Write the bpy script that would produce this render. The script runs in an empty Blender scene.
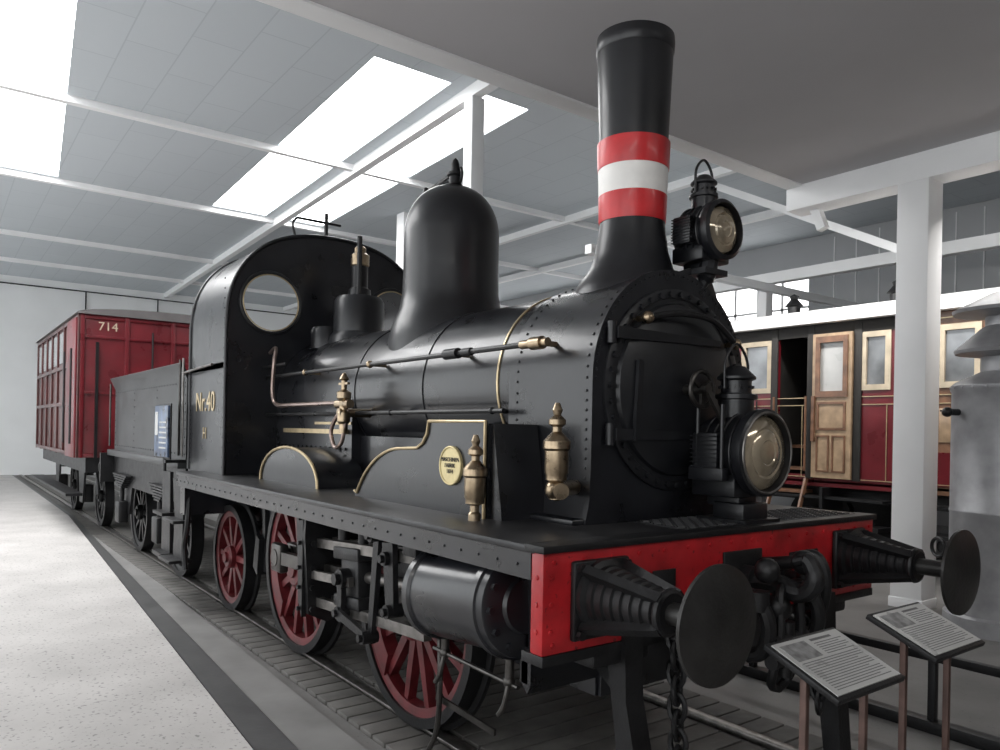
import bpy, bmesh, math, random
from mathutils import Vector as V, Matrix
random.seed(4)
PI=math.pi
sc=bpy.context.scene
try:
    sc.view_settings.view_transform='Standard'
except Exception: pass

# ---------------------------------------------------------------- materials
def mat(name,col,rough=.5,metal=0.,var=.15,ns=6.,bump=.0,spec=.5,coat=0.,emit=0.,rv=.1,speck=None):
    m=bpy.data.materials.new(name); m.use_nodes=True
    nt=m.node_tree; N=nt.nodes; L=nt.links
    b=N['Principled BSDF']
    b.inputs['Metallic'].default_value=metal
    b.inputs['Specular IOR Level'].default_value=spec
    b.inputs['Coat Weight'].default_value=coat
    b.inputs['Coat Roughness'].default_value=.10
    tc=N.new('ShaderNodeTexCoord')
    n=N.new('ShaderNodeTexNoise'); n.inputs['Scale'].default_value=ns; n.inputs['Detail'].default_value=6
    L.new(tc.outputs['Object'],n.inputs['Vector'])
    r=N.new('ShaderNodeValToRGB')
    r.color_ramp.elements[0].position=.3; r.color_ramp.elements[1].position=.7
    r.color_ramp.elements[0].color=[max(0,c*(1-var)) for c in col]+[1]
    r.color_ramp.elements[1].color=[min(1,c*(1+var)) for c in col]+[1]
    L.new(n.outputs['Fac'],r.inputs['Fac'])
    out=r.outputs['Color']
    if speck:
        n2=N.new('ShaderNodeTexNoise'); n2.inputs['Scale'].default_value=speck[0]; n2.inputs['Detail'].default_value=3
        L.new(tc.outputs['Object'],n2.inputs['Vector'])
        r2=N.new('ShaderNodeValToRGB'); r2.color_ramp.elements[0].position=speck[1]; r2.color_ramp.elements[1].position=speck[1]+.08
        r2.color_ramp.elements[0].color=(1,1,1,1); r2.color_ramp.elements[1].color=(speck[2],)*3+(1,)
        L.new(n2.outputs['Fac'],r2.inputs['Fac'])
        mx=N.new('ShaderNodeMix'); mx.data_type='RGBA'; mx.blend_type='MULTIPLY'; mx.inputs[0].default_value=1
        L.new(out,mx.inputs[6]); L.new(r2.outputs['Color'],mx.inputs[7]); out=mx.outputs[2]
    L.new(out,b.inputs['Base Color'])
    mr=N.new('ShaderNodeMapRange'); mr.inputs[3].default_value=max(.02,rough-rv); mr.inputs[4].default_value=min(1,rough+rv)
    L.new(n.outputs['Fac'],mr.inputs[0]); L.new(mr.outputs[0],b.inputs['Roughness'])
    if bump>0:
        n3=N.new('ShaderNodeTexNoise'); n3.inputs['Scale'].default_value=ns*6; L.new(tc.outputs['Object'],n3.inputs['Vector'])
        bp=N.new('ShaderNodeBump'); bp.inputs['Strength'].default_value=bump; bp.inputs['Distance'].default_value=.01
        L.new(n3.outputs['Fac'],bp.inputs['Height']); L.new(bp.outputs['Normal'],b.inputs['Normal'])
    if emit>0:
        b.inputs['Emission Color'].default_value=(1,1,1,1); b.inputs['Emission Strength'].default_value=emit
    return m
def brickmat(name,c1,c2,mortar,sx,sy,rough=.7,ms=.01,rot=(0,0,0)):
    m=mat(name,c1,rough,var=.08,ns=2)
    nt=m.node_tree;N=nt.nodes;L=nt.links;b=N['Principled BSDF']
    tc=[n for n in N if n.bl_idname=='ShaderNodeTexCoord'][0]
    mp=N.new('ShaderNodeMapping'); mp.inputs['Rotation'].default_value=rot
    L.new(tc.outputs['Object'],mp.inputs['Vector'])
    br=N.new('ShaderNodeTexBrick'); br.inputs['Scale'].default_value=1
    br.inputs['Brick Width'].default_value=sx; br.inputs['Row Height'].default_value=sy; br.inputs['Mortar Size'].default_value=ms
    br.inputs['Color1'].default_value=(*c1,1);br.inputs['Color2'].default_value=(*c2,1);br.inputs['Mortar'].default_value=(*mortar,1)
    L.new(mp.outputs['Vector'],br.inputs['Vector']); L.new(br.outputs['Color'],b.inputs['Base Color'])
    return m

M_black=mat('black_paint',(.0095,.010,.0125),.30,0,.4,4,.04,coat=.2,rv=.12)
M_blackm=mat('black_satin',(.0085,.009,.011),.36,0,.4,5,.04,coat=.1,rv=.12)
M_iron=mat('dark_iron',(.009,.009,.010),.45,.2,.4,12,.15)
M_buff=mat('buffer_steel',(.035,.034,.033),.36,.5,.35,8,.1)
M_plate=mat('footplate_steel',(.045,.045,.047),.34,.5,.35,7,.1)
M_steel=mat('worn_steel',(.2,.19,.18),.35,.85,.35,14,.05)
M_steeld=mat('oiled_steel',(.07,.066,.062),.32,.8,.4,14,.05)
M_brass=mat('aged_brass',(.36,.28,.19),.3,1.,.3,20)
M_gold=mat('brass_trim',(.55,.44,.27),.35,.7,.15,20)
M_red=mat('red_enamel',(.36,.010,.014),.36,0,.45,5,.08,coat=.15,rv=.15,speck=(28,.64,.3))
M_redb=mat('red_band',(.55,.022,.026),.35,0,.18,7,.06,coat=.15)
M_redw=mat('wheel_red',(.105,.012,.015),.42,0,.45,10,.05)
M_white=mat('white_enamel',(.82,.80,.77),.4,0,.08,9)
M_lens=mat('lens_glass',(.42,.35,.25),.10,.5,.4,7,coat=1)  # beige-brown reflection is put into the lens colour
M_glass=mat('window_glass',(.20,.21,.22),.06,.2,.5,2,coat=.5)
M_conc=mat('light_concrete',(.50,.48,.465),.75,0,.12,1.6,.3,speck=(38,.60,.55))
M_floor=mat('grey_concrete',(.17,.165,.16),.5,0,.25,2.0,.15,speck=(60,.64,.7))
M_strip=mat('dark_floor_strip',(.085,.085,.085),.5,.2,.25,5,.1)
M_strip2=mat('mid_floor_strip',(.22,.215,.21),.6,0,.18,3,.1)
M_wood=mat('plank_grey',(.11,.105,.098),.65,0,.35,5,.2)
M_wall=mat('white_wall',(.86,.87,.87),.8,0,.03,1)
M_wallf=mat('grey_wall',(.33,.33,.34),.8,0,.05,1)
M_wallr=mat('mid_grey_wall',(.45,.46,.47),.8,0,.05,1)  # even mid grey for the right wall
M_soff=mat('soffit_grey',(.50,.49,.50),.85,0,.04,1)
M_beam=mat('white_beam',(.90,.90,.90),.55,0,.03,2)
M_ceil=brickmat('ceiling_panels',(.60,.64,.67),(.58,.62,.65),(.50,.54,.57),1.2,.6,ms=.009)
M_sky=mat('skylight_glow',(.9,.9,.9),.5,emit=7.)
M_win=mat('window_glow',(.9,.9,.9),.5,emit=3.)
M_carr=mat('carriage_red',(.125,.009,.014),.30,0,.25,3,coat=.2)
M_carr2=mat('carriage_maroon',(.06,.016,.015),.4,0,.35,3,coat=.2)
M_teak=mat('teak_wood',(.17,.085,.048),.38,0,.4,8,coat=.2)
M_cream=mat('cream_wood',(.50,.42,.31),.5,0,.2,6)
M_door=mat('varnished_door',(.36,.25,.155),.4,0,.3,7,coat=.2)
M_tank=mat('galvanised_metal',(.36,.36,.37),.42,.5,.2,5,.05)
M_paper=mat('sign_paper',(.45,.45,.44),.3,0,.1,5,coat=.4)
M_ink=mat('sign_ink',(.13,.13,.13),.6,0,.2,3)
M_blue=mat('sign_blue',(.07,.10,.16),.3,0,.8,9)
M_rust=mat('stand_rust',(.10,.06,.05),.5,.4,.3,12)
M_dark=mat('dark_interior',(.02,.018,.016),.7,0,.3,4)
M_felt=mat('roof_felt',(.12,.11,.11),.7)

# ---------------------------------------------------------------- geometry helpers
def empty(name,loc=(0,0,0)):
    e=bpy.data.objects.new(name,None); sc.collection.objects.link(e); e.location=loc; return e
def cat(pts,n=6,closed=False):
    pts=[V(p) for p in pts]; out=[]
    m=len(pts)
    rng=range(m if closed else m-1)
    for i in rng:
        p1=pts[i]; p2=pts[(i+1)%m]
        p0=pts[(i-1)%m] if (closed or i>0) else p1*2-p2
        p3=pts[(i+2)%m] if (closed or i<m-2) else p2*2-p1
        for k in range(n):
            t=k/n
            out.append(.5*((2*p1)+(-p0+p2)*t+(2*p0-5*p1+4*p2-p3)*t*t+(-p0+3*p1-3*p2+p3)*t**3))
    if not closed: out.append(pts[-1])
    return out
class P:
    def __init__(s,name,m,parent=None,ang=35):
        s.name=name;s.m=m;s.parent=parent;s.bm=bmesh.new();s.ang=ang
    def verts(s,vs): return [s.bm.verts.new(v) for v in vs]
    def face(s,vs):
        try: return s.bm.faces.new(vs)
        except ValueError: return None
    def box(s,x0,x1,y0,y1,z0,z1,bev=0,M=None):
        v=s.verts([(x,y,z) for x in (x0,x1) for y in (y0,y1) for z in (z0,z1)])
        fs=[s.face([v[i] for i in f]) for f in ((0,1,3,2),(4,6,7,5),(0,4,5,1),(2,3,7,6),(0,2,6,4),(1,5,7,3))]
        if M is not None: bmesh.ops.transform(s.bm,matrix=M,verts=v)
        if bev>0:
            es=list({e for f in fs for e in f.edges})
            bmesh.ops.bevel(s.bm,geom=es,offset=bev,segments=2,affect='EDGES',profile=.5)
    def lathe(s,prof,o,a,seg=32,closed=False):
        o=V(o);a=V(a).normalized()
        up=V((0,0,1)) if abs(a.z)<.9 else V((1,0,0))
        e1=a.cross(up).normalized(); e2=a.cross(e1).normalized()
        rings=[]
        for r,t in prof:
            c=o+a*t
            if r<1e-6: rings.append([s.bm.verts.new(c)])
            else: rings.append([s.bm.verts.new(c+(e1*math.cos(2*PI*k/seg)+e2*math.sin(2*PI*k/seg))*r) for k in range(seg)])
        n=len(rings); 
        for i in range(n if closed else n-1):
            A=rings[i];B=rings[(i+1)%n]
            for k in range(seg):
                k2=(k+1)%seg
                if len(A)==1 and len(B)==1: continue
                if len(A)==1: s.face([A[0],B[k],B[k2]])
                elif len(B)==1: s.face([A[k],B[0],A[k2]])
                else: s.face([A[k],B[k],B[k2],A[k2]])
    def cyl(s,p0,p1,r0,r1=None,seg=24):
        p0=V(p0);p1=V(p1); r1=r0 if r1 is None else r1; L=(p1-p0).length
        s.lathe([(0,0),(r0,0),(r1,L),(0,L)],p0,p1-p0,seg)
    def sph(s,c,r,seg=16,sz=1):
        s.lathe([(r*math.sin(PI*i/8) if 0<i<8 else 0,-r*sz*math.cos(PI*i/8)) for i in range(9)],c,(0,0,1),seg)
    def tube(s,pts,r,seg=8,closed=False):
        pts=[V(p) for p in pts]; n=len(pts); rings=[]; nrm=None
        for i in range(n):
            if closed: t=pts[(i+1)%n]-pts[i-1]
            else: t=pts[min(i+1,n-1)]-pts[max(i-1,0)]
            t.normalize()
            if nrm is None:
                nrm=t.cross(V((0,0,1)) if abs(t.z)<.9 else V((1,0,0))).normalized()
            else:
                nrm=(nrm-t*nrm.dot(t)).normalized()
            b=t.cross(nrm); rr=r[i] if isinstance(r,(list,tuple)) else r
            rings.append([s.bm.verts.new(pts[i]+(nrm*math.cos(2*PI*k/seg)+b*math.sin(2*PI*k/seg))*rr) for k in range(seg)])
        for i in range(n if closed else n-1):
            A=rings[i];B=rings[(i+1)%n]
            for k in range(seg): s.face([A[k],B[k],B[(k+1)%seg],A[(k+1)%seg]])
        if not closed: s.face(rings[0]); s.face(rings[-1])
    def prism(s,poly,ax,t0,t1):
        def mp(p,q,t):
            return {'x':(t,p,q),'y':(p,t,q),'z':(p,q,t)}[ax]
        A=s.verts([mp(p,q,t0) for p,q in poly]);B=s.verts([mp(p,q,t1) for p,q in poly]); n=len(poly)
        s.face(A);s.face(B)
        for i in range(n): s.face([A[i],A[(i+1)%n],B[(i+1)%n],B[i]])
    def plate(s,outer,holes,ax,t0,t1):
        cu=bpy.data.curves.new('tmp','CURVE'); cu.dimensions='2D'; cu.fill_mode='BOTH'; cu.extrude=.5
        for lp in [outer]+holes:
            sp=cu.splines.new('POLY'); sp.points.add(len(lp)-1)
            for i,(p,q) in enumerate(lp): sp.points[i].co=(p,q,0,1)
            sp.use_cyclic_u=True
        ob=bpy.data.objects.new('tmp',cu); sc.collection.objects.link(ob)
        dg=bpy.context.evaluated_depsgraph_get(); dg.update()
        me=bpy.data.meshes.new_from_object(ob.evaluated_get(dg))
        for v in me.vertices:
            p,q,w=v.co; t=t0+(w+.5)*(t1-t0)
            v.co={'x':(t,p,q),'y':(p,t,q),'z':(p,q,t)}[ax]
        s.bm.from_mesh(me)
        bpy.data.objects.remove(ob); bpy.data.curves.remove(cu); bpy.data.meshes.remove(me)
    def torus(s,c,a,R,r,seg=32,rs=8):
        s.lathe([(R+r*math.cos(2*PI*k/rs),r*math.sin(2*PI*k/rs)) for k in range(rs)],c,a,seg,closed=True)
    def rivet(s,p,a,r=.011,h=.008):
        s.lathe([(r,-.002),(r*.8,h*.7),(0,h)],p,a,6)
    def bolt(s,p,a,r=.018,h=.02):
        s.lathe([(0,-.002),(r,-.002),(r,h),(0,h)],p,a,6)
    def bar(s,p0,p1,nrm,w0,w1,t):
        p0=V(p0);p1=V(p1);n=V(nrm).normalized();d=(p1-p0).normalized();sd=d.cross(n).normalized()
        vs=s.verts([p+sd*w*a+n*t*.5*b for p,w in((p0,w0/2),(p1,w1/2)) for a in(-1,1) for b in(-1,1)])
        for f in ((0,1,3,2),(4,6,7,5),(0,4,5,1),(2,3,7,6),(0,2,6,4),(1,5,7,3)): s.face([vs[i] for i in f])
    def done(s):
        bm=s.bm
        bmesh.ops.remove_doubles(bm,verts=bm.verts,dist=1e-6)
        bmesh.ops.recalc_face_normals(bm,faces=bm.faces)
        me=bpy.data.meshes.new(s.name); bm.to_mesh(me); bm.free()
        me.polygons.foreach_set('use_smooth',[True]*len(me.polygons))
        me.set_sharp_from_angle(angle=math.radians(s.ang))
        me.materials.append(s.m)
        ob=bpy.data.objects.new(s.name,me); sc.collection.objects.link(ob)
        if s.parent: ob.parent=s.parent
        return ob
def circ(cx,cz,r,n=40): return [(cx+r*math.cos(2*PI*i/n),cz+r*math.sin(2*PI*i/n)) for i in range(n)]
def rect(a,b,c,d): return [(a,c),(b,c),(b,d),(a,d)]
def text(s,loc,size,m,parent,rot=(PI/2,0,0),ext=.003):
    cu=bpy.data.curves.new('lettering','FONT'); cu.body=s; cu.size=size; cu.extrude=ext; cu.align_x='CENTER'; cu.align_y='CENTER'
    cu.materials.append(m)
    o=bpy.data.objects.new('lettering',cu); sc.collection.objects.link(o); o.location=loc; o.rotation_euler=rot; o.parent=parent; return o

# ================================================================ ROOM
FZ=-.04
p=P('floor',M_floor); p.prism([(-27,-8),(10,-8),(10,16),(-27,16)],'z',FZ-.2,FZ); p.done()
p=P('floor_concrete_walkway',M_conc); p.prism([(-27,-7.9),(9.9,-7.9),(9.9,-2.35),(-1.73,-1.62),(-13.4,-.98),(-27,-.95)],'z',FZ,FZ+.035); p.done()
p=P('floor_dark_strip',M_strip); p.prism([(9.9,-2.34),(-1.73,-1.61),(-13.4,-.97),(-26,-.94),(-26,-.90),(-13.4,-.91),(-1.73,-1.42),(9.9,-2.0)],'z',FZ,FZ+.03); p.done()
p=P('floor_track_edging',M_strip2); p.prism([(9.9,-1.99),(-1.73,-1.41),(-13.4,-.9),(-13.4,-.86),(-1.73,-1.12),(9.9,-1.12)],'z',FZ,FZ+.02); p.done()
p=P('wall_back',M_wall); p.box(-26.2,-26,-8,16,FZ,6.4); p.done()
WN=(-24,-20.5,-17,-13.5,-10.2)
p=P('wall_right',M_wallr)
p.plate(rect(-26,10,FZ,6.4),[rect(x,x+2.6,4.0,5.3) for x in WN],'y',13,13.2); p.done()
p=P('window_1',M_win); 
for x in WN: p.box(x,x+2.6,13.08,13.1,4.0,5.3)
p.done()
p=P('trim_5',M_beam)
for x in WN:
    for k in range(1,4): p.box(x+.65*k-.03,x+.65*k+.03,12.97,13.05,4.0,5.3)
    p.box(x,x+2.6,12.97,13.05,4.6,4.65)
for k in range(34): p.box(-7+k*.5,-6.98+k*.5,12.98,13.0,3.4,6.1)
p.done()
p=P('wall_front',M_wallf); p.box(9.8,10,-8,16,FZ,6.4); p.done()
p=P('wall_left',M_wall); p.plate(rect(-26,10,FZ,6.4),[rect(x,x+4.2,.5,5.6) for x in (-25,-20,-15,-10,-5,0,5)],'y',-8,-7.8); p.done()
def sp(xa,xb,ya,yb,k):   # slightly skewed roof light
    f=lambda x,y: y-(x+6.4)*k
    return [(xa,f(xa,ya)),(xb,f(xb,ya)),(xb,f(xb,yb)),(xa,f(xa,yb))]
sk=[sp(-14.1,-10.08,-6,-1.86,.09),sp(-9.92,-6.0,-6,-1.86,.09),sp(-14.1,-10.08,1.3,2.42,.04),sp(-9.92,-6.3,1.3,2.42,.04),sp(-14.1,-10.08,2.75,3.72,.04),sp(-9.92,-6.3,2.75,3.72,.04)]
p=P('ceiling',M_ceil); p.plate(rect(-26,10,-8,13.2),sk,'z',6.2,6.4); p.done()
for i,poly in enumerate(sk):
    p=P('window_%d'%(i+2),M_sky); p.prism(poly,'z',6.23,6.26); p.done()
SX=-2.74
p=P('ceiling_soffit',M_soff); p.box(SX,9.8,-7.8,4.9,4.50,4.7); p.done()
p=P('trim_1',M_beam)
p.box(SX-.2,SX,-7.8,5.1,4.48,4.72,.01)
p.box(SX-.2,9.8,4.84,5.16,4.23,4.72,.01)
p.done()
p=P('trim_2',M_beam)
for x in (-10,-14.25,-19.4,-23): p.box(x-.06,x+.06,-7.8,13,6.10,6.22)
for y0 in (2.58,): 
    p.prism([(-26,y0+.88-.06),(9.8,y0-.5-.06),(9.8,y0-.5+.08),(-26,y0+.88+.08)],'z',6.04,6.21)
for y in (7.7,10.5): p.box(-26,9.8,y-.06,y+.06,6.06,6.21)
p.done()
p=P('trim_3',M_beam)
for x in (-12,-6.5):
    p.box(x-.07,x+.07,5.1,13,4.42,4.56)
p.bar((-2.9,8.2,4.2),(-6.5,8.2,6.1),(0,1,0),.12,.12,.12); p.bar((-2.6,5.05,4.0),(-3.3,5.05,5.9),(0,1,0),.10,.10,.10)
p.box(-26,9.8,9.9,10.1,4.6,4.8)
p.done()
def column(x,y,w,top):
    e=empty('white_column'); p=P('shaft',M_beam,e); p.box(x-w/2,x+w/2,y-w/2,y+w/2,FZ,top,.012); p.box(x-w/2-.01,x+w/2+.01,y-w/2-.01,y+w/2+.01,FZ,FZ+.1,.005); p.done()
column(-1.53,5.0,.31,4.24); column(-6.2,2.72,.2,6.04); column(-6.7,10.0,.22,4.6); column(-12,5.0,.3,6.2)
p=P('trim_4',M_beam)
p.tube(cat([(.2,4.0,4.5),(.2,4.0,4.3),(.25,4.0,4.25),(1.2,4.0,4.25)],4),.02); p.done()
p=P('trim_6',M_iron)
p.tube([(-25.95,-7,5.95),(-25.95,12,5.95)],.02)
for y in (1.0,3.2,5.4): p.tube([(-25.95,y,5.95),(-25.95,y,5.2)],.02)
p.done()

# ================================================================ TRACK
e=empty('railway_track')
p=P('rails',M_steel,e)
for y in (-.72,.72): p.box(-26,.62,y-.035,y+.035,FZ,0,.006)
p.done()
p=P('planks',M_wood,e)
x=-25.9
while x<.5:
    p.box(x,x+.135,-1.02,-.77,FZ,-.012,.004); p.box(x,x+.135,-.62,.62,FZ,-.012,.004); p.box(x,x+.135,.77,1.02,FZ,-.012,.004); x+=.15
p.done()

# ================================================================ LOCOMOTIVE
L=empty('steam_locomotive')
FP=1.235
p=P('footplate',M_plate,L); p.box(-5.15,-.05,-1.19,1.19,FP-.03,FP,.006); p.done()
p=P('footplate_valance',M_black,L)
for s in(-1,1): 
    p.box(-5.15,-.07,s*1.17-.012,s*1.17+.012,FP-.13,FP-.02)
    p.box(-5.15,-.3,s*.60-.015,s*.60+.015,.5,FP-.03)
p.box(-5.15,-5.0,-1.15,1.15,.85,FP-.03)
for x in (-.3,-1.1,-2.5,-4.1): p.box(x-.02,x+.02,-.6,.6,.5,FP-.03)
for s in(-1,1):
    for i in range(40): p.rivet((-.15-i*.128,s*1.182,FP-.08),(0,s,0),.007)
p.done()
p=P('checker_plate',M_plate,L)
p.box(-.38,-.06,-.3,1.1,FP,FP+.006)
for i in range(9):
    for j in range(40):
        x=-.36+i*.035;y=-.28+j*.034
        d=.011 if (i+j)%2 else -.011
        p.bar((x-.011,y-d,FP+.008),(x+.011,y+d,FP+.008),(0,0,1),.006,.006,.006)
p.done()
p=P('buffer_beam',M_red,L)
p.box(-.07,0,-1.18,1.18,FP-.40,FP-.012,.006)
for i in range(16):
    y=-1.13+i*.151
    p.rivet((0,y,FP-.06),(1,0,0),.012,.007); p.rivet((0,y,FP-.365),(1,0,0),.012,.007)
for z in (.92,1.02,1.12): 
    p.rivet((0,-1.14,z),(1,0,0),.012,.007);p.rivet((-.035,-1.18,z),(0,-1,0),.012,.007)
p.done()
p=P('beam_fittings',M_iron,L)
p.box(-.10,.014,-1.192,1.192,FP-.024,FP+.004,.003)
p.box(.0,.014,-.14,.14,FP-.38,FP-.10,.004)
p.box(.0,.010,.42,.62,FP-.3,FP-.14,.004); p.box(.0,.010,-.60,-.46,FP-.40,FP-.14,.004)
p.box(-.12,.004,-1.18,1.18,FP-.44,FP-.40,.003)
p.done()
p=P('buffers',M_iron,L)
for s in(-1,1):
    y=.905*s
    p.box(0,.03,y-.145,y+.145,FP-.36,FP-.06,.01)
    for a in(-1,1):
        for b in (-1,1): p.bolt((.03,y+a*.12,FP-.21+b*.125),(1,0,0),.018,.02)
    z=1.035
    prof=[(0,.02),(.14,.02),(.14,.05),(.12,.06)]
    n=7
    for i in range(n):
        t=.06+i*.04; r=.12-i*.0075
        prof+=[(r,t),(r,t+.026),(r-.010,t+.031),(r-.010,t+.038)]
    prof+=[(.065,.345),(.065,.37),(0,.37)]
    p.lathe(prof,(0,y,z),(1,0,0),28)
    for a in range(4):
        an=PI/4+a*PI/2
        p.bar((.03,y+.145*math.cos(an),z+.145*math.sin(an)),(.36,y+.075*math.cos(an),z+.075*math.sin(an)),(0,-math.sin(an),math.cos(an)),.055,.028,.035)
    p.torus((.355,y,z),(1,0,0),.07,.016)
p.done()
p=P('buffer_heads',M_buff,L)
for s in(-1,1):
    y=.905*s; z=1.035
    p.cyl((.36,y,z),(.54,y,z),.04,seg=16)
    p.lathe([(0,.50),(.06,.50),(.10,.53),(.185,.548),(.2,.553),(.2,.566),(.15,.578),(.08,.586),(0,.588)],(0,y,z),(1,0,0),56)
p.done()
p=P('screw_coupling',M_iron,L)
p.cyl((0,0,1.0),(.08,0,1.0),.07)
p.tube(cat([(.05,0,1.0),(.18,0,1.01),(.30,0,.99),(.36,0,1.05),(.33,0,1.13),(.27,0,1.12)],6),[.045]*12+[.04]*8+[.035]*6+[.022]*5,10)
for s in(-1,1):
    p.tube(cat([(.22,s*.0,1.02),(.24,s*.06,.98),(.25,s*.075,.85),(.24,s*.07,.72)],5),.022,8)
    p.tube(cat([(.24,s*.07,.72),(.22,s*.075,.64),(.2,s*.05,.58),(.2,0,.56)],5),.02,8)
p.cyl((.24,-.12,.78),(.24,.12,.78),.036); p.cyl((.24,-.12,.70),(.24,.12,.70),.032); p.cyl((.24,0,.86),(.23,0,.62),.03)
for y,zz in ((-.26,.98),(.28,1.0)):
    p.cyl((0,y,zz),(.05,y,zz),.05); p.cyl((.04,y,zz),(.14,y,zz),.028); p.sph((.15,y,zz),.045)
    p.torus((.15,y,zz-.07),(0,1,0),.055,.018)
for y in (.22,-.16):
    p.tube(cat([(.03,y,.88),(.12,y,.97),(.2,y,.96),(.24,y+.02,.86),(.2,y+.04,.74),(.12,y+.05,.70)],6),.032,10)
    p.cyl((.2,y,1.0),(.2,y,.92),.048)
p.cyl((0,.13,1.06),(.22,.13,1.1),.03); p.sph((.23,.13,1.1),.055); p.sph((.2,-.1,1.08),.055); p.sph((.22,-.05,.92),.06)
p.tube(cat([(.06,.3,1.08),(.16,.34,1.1),(.2,.36,1.0),(.17,.38,.85),(.1,.4,.8)],6),.028,10)
p.done()
def chain(p,a,b,sag,n,R=.026,r=.009,el=1.7):
    a=V(a);b=V(b); pts=[]
    for i in range(n):
        t=(i+.5)/n; q=a.lerp(b,t); q.z-=sag*4*t*(1-t); pts.append(q)
    for i,q in enumerate(pts):
        tg=(pts[min(i+1,n-1)]-pts[max(i-1,0)]).normalized()
        s1=tg.cross(V((1,.3,.1))).normalized(); s2=tg.cross(s1)
        sd=s1 if i%2 else s2
        p.tube([q+tg*R*el*math.sin(2*PI*k/12)+sd*R*math.cos(2*PI*k/12) for k in range(12)],r,6,True)
p=P('safety_chains',M_iron,L)
chain(p,(.06,-.52,.86),(.1,-.53,.30),0,8,.034,.012)
chain(p,(.06,.5,.86),(.1,.5,.34),0,8,.034,.012)
chain(p,(.12,-.30,.93),(.06,-.52,.82),.12,7,.022,.008)
chain(p,(.12,.28,.95),(.06,.5,.86),.14,7,.022,.008)
for s in (-1,1): p.cyl((0,s*.52,.88),(.1,s*.52,.88),.03); p.torus((.08,s*.52,.86),(0,1,0),.035,.012)
p.done()
p=P('guard_irons',M_iron,L)
for s in(-1,1):
    pts=[(-.1,.86),(.02,.86),(.03,.6),(.10,.32),(.12,.08),(.03,.06),(.0,.3),(-.05,.6)]
    p.prism(pts,'y',s*.72-.05,s*.72+.05)
    p.bar((-.02,s*.72,.6),(-.5,s*.66,.85),(0,1,0),.05,.05,.03)
    p.box(-.14,.0,s*.76-.16,s*.76+.16,.74,.82,.02)
p.box(-.35,-.3,-1.0,1.0,.62,.86)
p.done()
p=P('inner_frames',M_blackm,L)
for s in (-1,1):
    p.prism([(-.07,1.2),(-5.1,1.2),(-5.1,.7),(-4.4,.55),(-3.9,.62),(-2.8,.62),(-2.5,.5),(-1.2,.5),(-.5,.62),(-.07,.85)],'y',s*.55,s*.58)
p.box(-1.0,-.4,-.55,.55,.75,1.2)
p.box(-4.4,-2.9,-.5,.5,.45,1.2)
p.done()
# smokebox
CZ=1.91; R=.55
prof=[(R*math.cos(t),CZ+R*math.sin(t)) for t in [PI*i/32 for i in range(33)]]
sb=prof+[(-R,1.55),(-R-.005,1.36),(-R-.03,FP),(R+.03,FP),(R+.005,1.36),(R,1.55)]
p=P('smokebox',M_black,L)
p.prism(sb,'x',-1.05,-.43)
p.prism([((y*1.022),(z-CZ)*1.022+CZ) if z>FP+.01 else (y*1.02,z) for y,z in sb],'x',-.435,-.41)
p.box(-1.0,-.42,-.66,.66,FP,FP+.025,.006)
p.done()
p=P('smokebox_door',M_blackm,L)
p.lathe([(.5,0),(.5,.016),(.485,.022),(.455,.022),(.45,.016),(.43,.016),(.42,.035),(.36,.05),(.2,.066),(.1,.071),(0,.073)],(-.41,0,1.875),(1,0,0),64)
p.bar((-.345,-.32,2.0),(-.345,-.34,1.62),(1,0,0),.03,.03,.02)
for z in (2.12,1.65):
    p.bar((-.36,-.46,z),(-.335,.25,z),(1,0,0),.055,.03,.02); p.cyl((-.385,-.47,z-.05),(-.385,-.47,z+.05),.022)
p.done()
p=P('smokebox_rivets',M_blackm,L)
for i in range(40):
    a=2*PI*i/40; p.bolt((-.39,.472*math.cos(a),1.875+.472*math.sin(a)),(1,0,0),.014,.018)
for i in range(48):
    a=PI*i/47; p.rivet((-.41,.54*math.cos(a),CZ+.54*math.sin(a)),(1,0,0),.008)
for i in range(34):
    a=PI*i/33
    for x in (-.46,-.98): p.rivet((x,R*math.cos(a),CZ+R*math.sin(a)),(0,math.cos(a),math.sin(a)),.008)
for i in range(12):
    for s in(-1,1):
        for x in(-.46,-.98): p.rivet((x,s*(R),1.85-i*.045),(0,s,0),.008)
p.done()
p=P('door_handles',M_steeld,L)
p.cyl((-.34,0,1.875),(-.2,0,1.875),.025)
p.torus((-.24,0,1.875),(1,0,0),.085,.012)
for a in range(3): p.bar((-.24,0,1.875),(-.24,.085*math.cos(a*2.09+.5),1.875+.085*math.sin(a*2.09+.5)),(1,0,0),.02,.016,.014)
p.bar((-.21,0,1.875),(-.19,.10,1.72),(1,0,0),.03,.02,.02); p.sph((-.19,.10,1.71),.020)
p.done()
p=P('front_handrail',M_iron,L)
p.tube(cat([(-.33,-.29,2.20),(-.30,-.1,2.235),(-.30,.15,2.225),(-.33,.38,2.13)],8),.016)
p.done()
p=P('handrail_knobs',M_brass,L)
for q in ((-.33,-.29,2.20),(-.33,.38,2.13)):
    p.cyl((-.41,q[1],q[2]),q,.014); p.sph(q,.030)
for x in (-.72,-1.5,-2.5,-3.6):
    p.cyl((x,-.5,2.085),(x,-.62,2.085),.014); p.sph((x,-.62,2.085),.026)
p.cyl((-.66,-.62,2.085),(-.86,-.62,2.085),.022); p.cyl((-.70,-.62,2.085),(-.78,-.62,2.085),.032)
p.done()
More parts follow.
